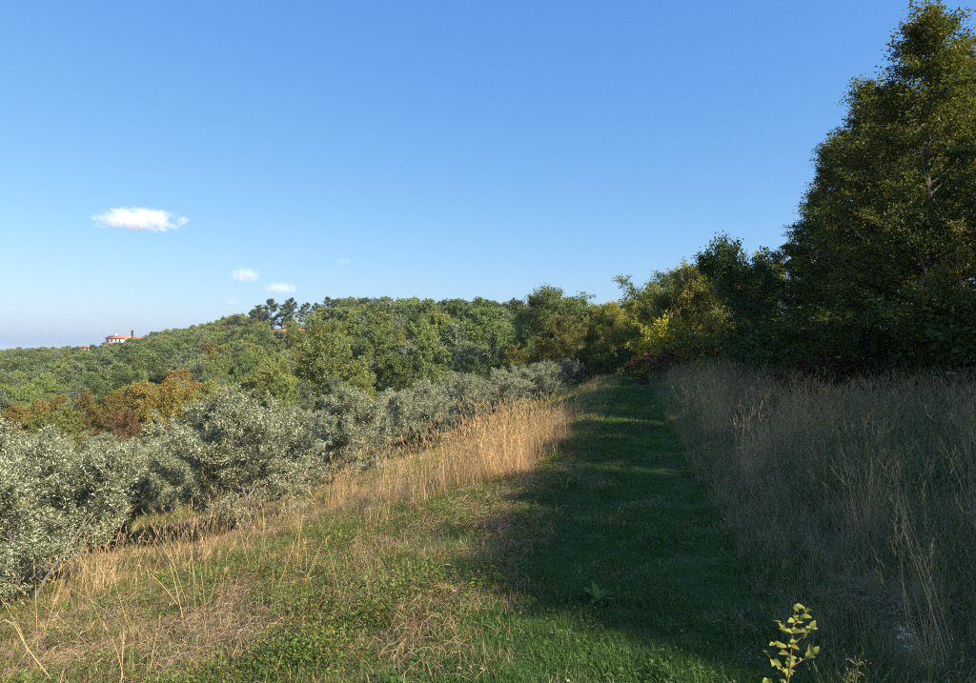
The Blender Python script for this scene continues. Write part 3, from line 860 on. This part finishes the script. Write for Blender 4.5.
# ------------------------------------------------------------------ wood on the far hillside
hr = np.random.default_rng(77)
cand = []
step = 4.7
for yy in np.arange(44, 470, step):
    for xx in np.arange(-0.80 * yy - 8, 0.19 * yy + 8, step):
        x = xx + hr.uniform(-2.4, 2.4); y = yy + hr.uniform(-2.4, 2.4)
        px = CX + F * x / y
        dv = np.interp(px, PXK, DVK); dr = np.interp(px, PXK, DRK)
        near_lim = np.interp(px, [-100, 0, 250, 330, 450, 560, 700], [46, 46, 48, 50, 54, 58, 62])
        if y < near_lim or y > dr + 14: continue
        cand.append((x, y, px, (y - dv) / (dr - dv)))
CLEAR = [(101, 127, 342.6), (127, 142, 339.6), (268, 289, 333.5), (293, 310, 331), (80, 91, 351)]   # sight lines to the buildings
hill = []
for x, y, px, t in cand:
    z = gz(x, y)
    h = hr.uniform(4.4, 7.8) * (1.0 + 0.22 * (px > 300))
    sky_z = EYE + (HOR - np.interp(px, SKYX, SKYY)) / F * y
    if t > 0.9: h = max(4.5, sky_z - z + hr.uniform(-1.4, 0.8) * y / 250)
    h = min(h, max(3.0, sky_z - z + hr.uniform(-1.0, 0.6)))
    h = min(h, 13.0)
    if y < (72 if px < 330 else 64): h = hr.uniform(3.2, 5.2)
    for a, b, ylim in CLEAR:
        if a < px < b: h = min(h, EYE + (HOR - ylim) / F * y - z)
    if h < 1.5: continue
    if 240 < px < 336 and t > 0.72: h = min(h, max(2.5, EYE + (HOR - 318) / F * y - z + hr.uniform(-1, 1)))
    kind = hr.random()
    n1 = float(vnoise(x, y, 28, 91)); n2 = float(vnoise(x, y, 14, 92))
    kv = 0.6 * n1 + 0.4 * n2 + 0.22 * (kind - 0.5)
    mt = 'hill_dark' if kv < 0.34 else 'hill_green' if kv < 0.50 else 'hill_grey' if kv < 0.57 else 'hill_green' if kv < 0.64 else 'hill_yellow'
    if px > 330 and mt == 'hill_yellow' and kind < 0.6: mt = 'hill_green'
    if px > 330 and t > 0.25 and hr.random() < 0.45: mt = 'hill_dark'
    k = int(hr.integers(0, 6))
    if px > 325 and y < 92 and hr.random() < 0.4: k = 6 + k % 2; h *= 1.1
    hill.append([y, x, z, px, h, mt, k, t])
# autumn coloured trees stand where the photograph shows them
AUT = [(12, 62, 'hill_orange', 5.5), (40, 66, 'hill_orange', 5.5), (88, 70, 'hill_orange', 6.0), (112, 62, 'hill_orange', 5.5), (140, 68, 'hill_orange', 6.5), (165, 62, 'hill_orange', 6.0),
       (188, 69, 'hill_orange', 6.0), (150, 54, 'hill_rust', 3.6), (128, 50, 'hill_rust', 3.4), (115, 55, 'hill_rust', 3.4), (305, 72, 'hill_yellow', 6.5), (350, 76, 'hill_orange', 5.5),
       (66, 76, 'hill_orange', 6.0), (205, 150, 'hill_orange', 7.0), (372, 170, 'hill_rust', 8.0), (440, 70, 'hill_yellow', 4.6), (362, 66, 'hill_yellow', 4.6), (525, 90, 'hill_orange', 6.5), (172, 84, 'hill_orange', 7.0), (400, 72, 'hill_yellow', 4.5)]
for px, d, mt, h in AUT:
    x = (px - CX) / F * d
    hill = [q for q in hill if (q[1] - x) ** 2 + (q[0] - d) ** 2 > 16]
    hill.append([d, x, gz(x, d), px, h, mt, int(hr.integers(0, 6)), 0.1])
hill.sort(key=lambda q: q[0])
COLNAME = {'hill_green': 'mid green', 'hill_yellow': 'yellowish green', 'hill_grey': 'grey green', 'hill_dark': 'dark green', 'hill_orange': 'orange tinged', 'hill_rust': 'rust brown'}
def region(px, t):
    r = ("at the left edge of the wooded valley" if px < 45 else "in the wood left of the red roofed house" if px < 98 else "in the wood below the red roofed house" if px < 150
         else "in the wood right of the red roofed house" if px < 225 else "in the wood below the ridge pines" if px < 335 else "in the wood right of the ridge pines" if px < 395
         else "in the wood above the middle olives" if px < 470 else "in the wood above the far olives")
    return r
def rank(y, px):
    d0 = np.interp(px, [0, 300, 560], [46, 52, 66])
    return "front rank" if y < d0 + 12 else "second rank" if y < d0 + 26 else "third rank" if y < d0 + 42 else "middle"
def size(h):
    return "small" if h < 4.8 else "mid sized" if h < 7.2 else "tall"
NIND = 290
for q in hill[:NIND]:
    y, x, z, px, h, mt, k, t = q
    lab = "%s %s tree, %s %s" % (size(h), COLNAME[mt], rank(y, px), region(px, t).replace("at the left", "at left"))
    tk = thing("broadleaf_tree", lab, "tree", (x, y, z), hr.uniform(0, 6.28), (h / P_hill[k][2] * hr.uniform(.75, 1.15), h / P_hill[k][2] * hr.uniform(.75, 1.15), h / P_hill[k][2]),
               "wood trees: " + lab)
    mesh_obj("trunk", P_hill[k][0], tk); mesh_obj("crown", P_hill[k][1], tk, M[mt])
# the remaining trees merge into one mass of wood
rest = hill[NIND:]
mats_h = ['hill_green', 'hill_yellow', 'hill_grey', 'hill_dark', 'hill_orange', 'hill_rust']
wc = bpy.data.collections.new("wood_tree")
comb = {}
for mi, mt in enumerate(mats_h):
    for k in range(4):
        me = P_far[k][1].copy(); me.materials.clear(); me.materials.append(M[mt])
        wc.objects.link(bpy.data.objects.new("wood_tree_%02d" % (mi * 4 + k), me))
        comb[(mt, k)] = mi * 4 + k
pts = np.array([(q[1], q[0], q[2]) for q in rest])
scl = np.array([(q[4] / P_far[q[6] % 4][2] * 1.1, q[4] / P_far[q[6] % 4][2] * 1.1, q[4] / P_far[q[6] % 4][2]) for q in rest]) * hr.uniform(0.88, 1.14, (len(rest), 3))
rot = np.stack([np.zeros(len(rest)), np.zeros(len(rest)), hr.uniform(-3.14, 3.14, len(rest))], 1)
scatter("distant_wood", "distant wood covering the far hillside up to the skyline", "wood", wc, pts, rot, scl, np.array([comb[(q[5], q[6] % 4)] for q in rest]))

# ridge pines
for px, d, ty, k, lab in [(250, 262, 309, 0, "leftmost of the tall dark pines on the ridge"),
                          (270, 256, 299, 1, "tall pine on the ridge left of the small red roof"),
                          (291, 252, 298, 2, "slender pine on the ridge between the two small roofs"),
                          (305, 258, 303, 0, "pine on the ridge right of the sky gap"),
                          (328, 250, 297, 1, "broad tall pine at the right end of the ridge pines"),
                          (236, 270, 316, 2, "lower pine at the left foot of the ridge pines"),
                          (260, 266, 305, 2, "second pine from the left on the ridge"),
                          (281, 262, 303, 0, "dense pine on the ridge just left of the slender one"),
                          (316, 262, 303, 2, "pine filling the middle right of the ridge pines"),
                          (340, 258, 300, 0, "pine at the far right where the ridge pines meet the wood")]:
    put_tree("pine_tree", lab, "pine tree", P_pine[k], px, d, top_y=ty, H0=11.8, wide=1.3, group="tall pines on the ridge")

# ------------------------------------------------------------------ houses on the ridge
M['plaster'] = plain_mat("white_plaster", [(0.66, 0.63, 0.58), (0.76, 0.74, 0.70)], 0.8, 0.9)
M['rtile'] = plain_mat("red_roof_tile", [(0.36, 0.11, 0.06), (0.48, 0.17, 0.10)], 1.5, 0.85)
M['wglass'] = plain_mat("dark_window_glass", [(0.03, 0.035, 0.04), (0.05, 0.055, 0.06)], 1, 0.15, spec=0.5)
M['wframe'] = plain_mat("brown_shutter", [(0.14, 0.08, 0.05), (0.18, 0.11, 0.07)], 3, 0.7)

def box_arr(x0, x1, y0, y1, z0, z1):
    v = [(x0, y0, z0), (x1, y0, z0), (x1, y1, z0), (x0, y1, z0), (x0, y0, z1), (x1, y0, z1), (x1, y1, z1), (x0, y1, z1)]
    q = [(0, 3, 2, 1), (4, 5, 6, 7), (0, 1, 5, 4), (1, 2, 6, 5), (2, 3, 7, 6), (3, 0, 4, 7)]
    return np.array(v, float), np.array(q)
def add_box(name, b, mat, parent):
    v, q = box_arr(*b)
    return mesh_obj(name, mesh_arr(name, v, quads=q, mats=[mat]), parent)
def add_gable(name, x0, x1, y0, y1, z0, rise, mat, parent, over=0.5, th=0.22):
    ym = (y0 + y1) / 2
    prof = [(y0 - over, z0 - 0.1), (ym, z0 + rise), (y1 + over, z0 - 0.1), (y1 + over, z0 - 0.1 + th), (ym, z0 + rise + th), (y0 - over, z0 - 0.1 + th)]
    v = [(x0 - over, a, b) for a, b in prof] + [(x1 + over, a, b) for a, b in prof]
    q = [(i, (i + 1) % 6, 6 + (i + 1) % 6, 6 + i) for i in range(6)]
    q += [(0, 5, 4, 1), (1, 4, 3, 2), (6, 7, 10, 11), (7, 8, 9, 10)]
    return mesh_obj(name, mesh_arr(name, v, quads=q, mats=[mat]), parent)
def add_gable_wall(x, y0, y1, z0, rise, parent):
    v = [(x - .15, y0, z0), (x - .15, y1, z0), (x - .15, (y0 + y1) / 2, z0 + rise), (x + .15, y0, z0), (x + .15, y1, z0), (x + .15, (y0 + y1) / 2, z0 + rise)]
    return mesh_obj("gable", mesh_arr("gable", v, tris=[(0, 2, 1), (3, 4, 5)], quads=[(0, 1, 4, 3), (1, 2, 5, 4), (2, 0, 3, 5)], mats=[M['plaster']]), parent)
def window(x, z, w, h, y, parent):
    f = add_box("window", (x - w / 2, x + w / 2, y - 0.08, y + 0.1, z, z + h), M['wframe'], parent)
    add_box("pane", (x - w / 2 + 0.12, x + w / 2 - 0.12, y - 0.12, y - 0.05, z + 0.12, z + h - 0.12), M['wglass'], f)

d = 428.0
hx = (121 - CX) / F * d
hz = EYE + (HOR - 346) / F * d
hs = thing("house", "long white house with red tiled roof on the far ridge", "house", (hx, d, hz - 3.0), R(-12))
add_box("wall", (-12, 3, 0, 9, -3, 8.2), M['plaster'], hs)
add_gable("roof", -12, 3, 0, 9, 8.2, 1.5, M['rtile'], hs)
for gx_ in (-11.8, 2.8): add_gable_wall(gx_, 0, 9, 8.2, 1.4, hs)
ch = add_box("chimney", (-8.4, -7.6, 4.2, 5.0, 9.0, 11.0), M['plaster'], hs)
add_box("wall", (3.02, 13, 1, 9, -3, 7.4), M['plaster'], hs)
add_gable("roof", 3.6, 13, 1, 9, 7.4, 1.3, M['rtile'], hs)
add_gable_wall(12.8, 1, 9, 7.4, 1.2, hs)
pr = add_box("wall", (-11, 1, -4, -0.02, -3, 4.6), M['plaster'], hs)
add_gable("porch_roof", -11, 1, -4, -0.3, 4.6, 0.6, M['rtile'], hs, 0.4)
for wx in (-10, -7, -4, -1): window(wx, 5.9, 1.3, 1.6, 0, hs)
for wx in (5.5, 8, 10.7): window(wx, 4.9, 1.3, 1.6, 1, hs)
for wx in (-9, -6, -3): window(wx, 1.4, 1.4, 2.2, -4, hs)

def small_house(px, d, roof_y, w, label, wall_h=4.0, rise=1.3, rz=-10):
    x = (px - CX) / F * d; ztop = EYE + (HOR - roof_y) / F * d
    t = thing("house", label, "house", (x, d, ztop - wall_h - rise), R(rz))
    add_box("wall", (-w / 2, w / 2, 0, 6, -3, wall_h), M['plaster'], t)
    add_gable("roof", -w / 2, w / 2, 0, 6, wall_h, rise, M['rtile'], t)
    for g in (-w / 2 + .2, w / 2 - .2): add_gable_wall(g, 0, 6, wall_h, rise - .1, t)
    for wx in (-w / 4, w / 4): window(wx, 1.4, 1.2, 1.5, 0, t)
small_house(85, 405, 346.5, 6.0, "small pale building on the skyline left of the long house", 3.0, 0.5)
small_house(278, 248, 329, 7.0, "red roofed house half hidden under the ridge pines", 4.0, 1.3)
small_house(301, 250, 327, 6.0, "pinkish roof among trees right of the ridge pine gap", 4.0, 1.3, 8)

# cypress beside the house
cy = tree_meshes("cypress", M['bark'], M['hill_dark'], seed=700, H=8.0, crown_r=0.9, t0=0.05, prof=lambda t: 1 - 0.75 * t, n1=40, n2=5, nl=18, leaf=0.35, asp=0.6, elev=(60, 80), sec=0.6, bend=0.1, sbend=0.1, trunk_r=0.014, tw=False)
put_tree("cypress_tree", "slim dark cypress rising behind the long white house", "cypress", cy, 131.5, 436, top_y=330.5, H0=8.0)

# ------------------------------------------------------------------ single plants in the foreground
def stem_mesh(T, mat):
    v, q = T.arrays()
    return mesh_arr("stem", v, quads=q, mats=[mat], smooth=True)
def big_leaf(pos, d, n, L, W, segs=4, curl=0.5, wave=0.0):
    """a leaf blade with midrib fold, curl and rounded outline"""
    d = np.array(d, float); d /= np.linalg.norm(d)
    s = np.cross(d, np.array(n, float)); s /= np.linalg.norm(s); n = np.cross(s, d)
    v = []; q = []
    p = np.array(pos, float)
    for k in range(segs + 1):
        f = k / segs
        w = W * 0.5 * max(0.06, math.sin(math.pi * min(0.97, f ** 0.8 * 0.92 + 0.06)))
        a = -curl * f
        v += [p + s * w + n * w * 0.35, p, p - s * w + n * w * 0.35]
        dd = d * math.cos(a) + n * math.sin(a)
        p = p + dd * L / segs
        if k < segs:
            b = 3 * k
            q += [(b, b + 1, b + 4, b + 3), (b + 1, b + 2, b + 5, b + 4)]
    return np.array(v), np.array(q)

lr = np.random.default_rng(900)
def at(px, d):
    x = (px - CX) / F * d
    return x, d, gz(x, d)
# sapling
x, y, z = at(783, 2.75)
sp = thing("sapling", "young sapling with sunlit yellow green leaves on reddish stem", "sapling", (x, y, z))
topz = EYE + (HOR - 606) / F * y - z
T = Tubes(6); main = polyline(lr, (0, 0, -0.03), (0.02, 0, 1), topz + 0.02, 10, 0.05, 0.02)
main[:, 2] *= topz / main[-1, 2]
T.add(main, np.linspace(0.0055, 0.0015, 11))
tw = []
for k, (f, az, L) in enumerate([(0.45, 2.9, .12), (0.52, 0.3, .12), (0.62, 3.4, .10), (0.70, 0.1, .11), (0.78, 2.6, .06), (0.86, 0.2, .07), (0.35, 1.2, .1), (0.3, 3.6, .13)]):
    i = f * 10; a = int(i); p = main[a] * (1 - i + a) + main[a + 1] * (i - a)
    t_ = polyline(lr, p, (math.cos(az), math.sin(az) * 0.7, 0.75), L, 4, 0.1, 0.05)
    T.add(t_, np.linspace(0.0025, 0.001, 5)); tw.append(t_)
mesh_obj("stem", stem_mesh(T, M['twig_red']), sp)
lp = [(t_[j], t_[j] - t_[j - 1]) for t_ in tw for j in (1, 2, 3, 3, 4, 4)] + [(main[k], np.array([math.cos(k * 2.4), math.sin(k * 2.4), 0.5])) for k in range(3, 11) for _ in (0, 1, 2)]
for p, dd in lp:
    dd = unit(np.array(dd, float)) * 0.6 + unit(lr.normal(0, 1, 3)) * 0.8
    dd[2] = abs(dd[2]) * 0.5
    L = lr.uniform(0.024, 0.046)
    v, q = big_leaf(p, dd, (lr.normal(0, .5), -0.5, 1.0), L, L * 0.62, 4, 0.6)
    mesh_obj("leaf", mesh_arr("leaf", v, quads=q, mats=[M['sapling_leaf']], smooth=True), sp)

# dock rosette on the path
x, y, z = at(598, 4.05)
dk = thing("dock_plant", "broad leaved green rosette growing on the mown path", "plant", (x, y, z))
for k in range(9):
    az = k * 2.4; el = lr.uniform(0.6, 1.25)
    L = lr.uniform(0.09, 0.14)
    v, q = big_leaf((0.01 * math.cos(az), 0.01 * math.sin(az), 0.03), (math.cos(az) * math.cos(el), math.sin(az) * math.cos(el), math.sin(el)), (0, 0, 1.0 if el < 1.2 else 0.5), L, L * 0.36, 5, 0.9)
    mesh_obj("leaf", mesh_arr("leaf", v, quads=q, mats=[M['dock_leaf']], smooth=True), dk)

# umbels
def umbel_plant(name, label, px, d, top_y, matseed, heads, lean=0.0, hr_=0.035, seeds=26, stem=None, branch=True):
    x, y, z = at(px, d)
    t = thing(name, label, "flower" if matseed == 'white_petal' else "plant", (x, y, z))
    hgt = EYE + (HOR - top_y) / F * y - z
    T = Tubes(5)
    m = polyline(lr, (0, 0, -0.03), (lean, 0, 1), hgt, 8, 0.04, 0.0); m[:, 2] *= hgt / m[-1, 2]
    T.add(m, np.linspace(0.0045, 0.002, 9))
    ends = [m[-1]]
    for k in range(heads - 1):
        f = lr.uniform(0.5, 0.9) * 8; a = int(f)
        az = lr.uniform(0, 6.28)
        b = polyline(lr, m[a], (math.cos(az) * .8, math.sin(az) * .8, 0.8), hgt * lr.uniform(0.12, 0.24), 4, 0.06, 0.08)
        T.add(b, np.linspace(0.0025, 0.0015, 5)); ends.append(b[-1])
    heads_ = []
    for e in ends:
        hp, hd = [], []
        for k in range(9):
            az = k * 0.7 + lr.uniform(-.2, .2); rr = hr_ * lr.uniform(0.3, 1.1)
            tip = e + np.array([math.cos(az) * rr, math.sin(az) * rr, hr_ * lr.uniform(0.6, 0.9)])
            T.add(np.array([e, (e + tip) / 2 + (0, 0, -0.002), tip]), [0.0011, 0.0009, 0.0008])
            for j in range(max(2, seeds // 6)):
                hp.append(tip + lr.normal(0, 0.004, 3)); hd.append(lr.normal(0, 1, 3))
        heads_.append((np.array(hp), np.array(hd)))
    mesh_obj("stem", stem_mesh(T, M[stem or 'umbel_stem']), t)
    for hp, hd in heads_:
        nn = lr.normal(0, .6, (len(hp), 3)); nn[:, 2] += 1
        v, tt = leaves_arr(hp, hd, nn, np.full(len(hp), 0.008), np.full(len(hp), 0.005))
        mesh_obj("seed_head" if matseed == 'umbel' else "flower_head", mesh_arr("head", v, tris=tt, mats=[M[matseed]]), t)
    return t
umbel_plant("umbel_plant", "tall branching plant with dry golden seed umbels at lower right", 918, 3.7, 556, 'umbel', 7, 0.0)
umbel_plant("umbel_plant", "low dry seed umbel at the bottom edge right of the sapling", 848, 2.7, 664, 'umbel', 3, 0.1)
umbel_plant("umbel_plant", "seed umbel by the bottom edge under the white flower", 930, 2.75, 668, 'umbel', 3, -0.1)
umbel_plant("white_flower", "flat white flower heads in the grass at lower right", 900, 3.1, 630, 'white_petal', 4, 0.05, 0.017, 24)
umbel_plant("white_flower", "white umbel flower high in the tall grass at right edge", 952, 8.5, 376, 'white_petal', 1, 0.0, 0.05, 60)
umbel_plant("white_flower", "pair of tiny white flowers in the bank grass right of the path", 746, 7.6, 428, 'white_petal', 2, 0.0, 0.035, 50)
umbel_plant("white_flower", "small white flower in tall grass below the dark trees", 880, 9.0, 404, 'white_petal', 1, 0.0, 0.035, 50)
umbel_plant("pink_flower", "small pink flower at the lower left beside the olive", 36, 5.2, 632, 'pink', 2, 0.1, 0.02, 60)
umbel_plant("pink_flower", "pink flower low in the meadow at the bottom left corner", 8, 5.0, 655, 'pink', 2, 0.1, 0.02, 60)
umbel_plant("pink_flower", "pinkish clover heads at the edge of the tall dry grass", 410, 7.5, 492, 'pink', 4, 0.1, 0.025, 50)
umbel_plant("yellow_flower", "tiny yellow flowers in the cut meadow near the dry grass", 300, 6.5, 540, 'yellow_petal', 4, 0.1, 0.02, 40)
umbel_plant("yellow_flower", "tiny yellow flowers at the bottom left of the meadow", 40, 4.9, 668, 'yellow_petal', 4, 0.1, 0.02, 40)

# long bent straw at the lower left
x, y, z = at(62, 4.7)
bs = thing("bent_stalk", "long bent dry stalk leaning at the lower left corner", "stalk", (x, y, z))
T = Tubes(5)
T.add(np.array([(0.0, 0, -0.02), (-0.12, 0, 0.13), (-0.25, 0.02, 0.27), (-0.36, 0.03, 0.45)]), [0.006, 0.005, 0.004, 0.003])
mesh_obj("stem", stem_mesh(T, M['straw_stem']), bs)
T = Tubes(5)
T.add(np.array([(-0.34, 0.03, 0.42), (-0.42, 0.04, 0.46), (-0.5, 0.04, 0.42)]), [0.004, 0.007, 0.003])
mesh_obj("seed_head", stem_mesh(T, M['straw_stem']), bs)

# ------------------------------------------------------------------ clouds
def cloud_mat(seed, dens, thin):
    m, nt, out = new_mat("cloud_%d" % seed)
    tc = nt.nodes.new("ShaderNodeTexCoord")
    sp_ = nt.nodes.new("ShaderNodeVectorMath"); sp_.operation = 'LENGTH'
    nt.links.new(tc.outputs["Object"], sp_.inputs[0])
    mp = nt.nodes.new("ShaderNodeMapping")
    mp.inputs["Location"].default_value = (seed * 3.1, seed * 1.7, 0)
    mp.inputs["Scale"].default_value = (2.6, 1.4, 1.0)
    nt.links.new(tc.outputs["Object"], mp.inputs[0])
    n = nt.nodes.new("ShaderNodeTexNoise")
    n.inputs["Scale"].default_value = 1.6; n.inputs["Detail"].default_value = 5; n.inputs["Roughness"].default_value = 0.62
    nt.links.new(mp.outputs[0], n.inputs["Vector"])
    e = mathn(nt, 'MULTIPLY_ADD', sp_.outputs["Value"], -1.0, 0.78 + thin)
    k = mathn(nt, 'ADD', e, mathn(nt, 'MULTIPLY_ADD', n.outputs["Fac"], 2.6, -1.3))
    k = mathn(nt, 'MULTIPLY', mathn(nt, 'MULTIPLY', k, 3.0, clamp=True), dens)
    v = nt.nodes.new("ShaderNodeVolumePrincipled")
    v.inputs["Color"].default_value = (1, 1, 1, 1)
    v.inputs["Anisotropy"].default_value = 0.0
    nt.links.new(k, v.inputs["Density"])
    nt.links.new(v.outputs[0], out.inputs["Volume"])
    return m
def cloud(px, py, w, h, label, seed, dens, thin=0.0, d=6200.0):
    import bmesh
    bm = bmesh.new()
    bmesh.ops.create_icosphere(bm, subdivisions=4, radius=1.0)
    for v in bm.verts:
        c = v.co
        k = 1.0 + 0.10 * math.sin(5 * c.x + seed) * math.cos(4 * c.y + 2 * seed) + 0.06 * math.sin(9 * c.x + 3 * c.z)
        v.co = c * k
        if v.co.z < -0.55: v.co.z = -0.55 + 0.2 * (v.co.z + 0.55)
    me = bpy.data.meshes.new("cloud"); bm.to_mesh(me); bm.free()
    for p in me.polygons: p.use_smooth = True
    o = mesh_obj("cloud", me)
    me.materials.append(cloud_mat(seed, dens, thin))
    o.location = ((px - CX) / F * d, d, EYE + (HOR - py) / F * d)
    o.scale = (w / F * d / 2, w / F * d / 3, h / F * d / 2)
    return tag(o, label, "cloud")
cloud(137, 220, 100, 30, "largest white cloud, long and flat with a wispy right end", 1, 0.0055, -0.03)
cloud(245, 275, 42, 20, "small wispy white cloud with pointed top above the ridge", 2, 0.004, -0.05)
cloud(280, 288, 42, 14, "small flat oval cloud just above the ridge pines", 3, 0.0045)
cloud(231, 302, 18, 14, "faint tiny cloud low beside the ridge", 4, 0.0025)
cloud(343, 261, 20, 8, "faintest wisp of cloud high above the hillside", 5, 0.002)

# ------------------------------------------------------------------ air
hz_m, hz_nt, hz_out = new_mat("haze_air")
hv = hz_nt.nodes.new("ShaderNodeVolumePrincipled")
hv.inputs["Color"].default_value = (0.78, 0.89, 1.0, 1)
hv.inputs["Density"].default_value = 0.0002
hv.inputs["Anisotropy"].default_value = 0.2
hz_nt.links.new(hv.outputs[0], hz_out.inputs["Volume"])
v, q = box_arr(-4200, 4200, -700, 5200, -60, 27)
hzo = mesh_obj("haze", mesh_arr("haze", v, quads=q, mats=[hz_m]))
hzo["kind"] = "stuff"
tag(hzo, "thin pale haze in the air over the whole valley", "haze")
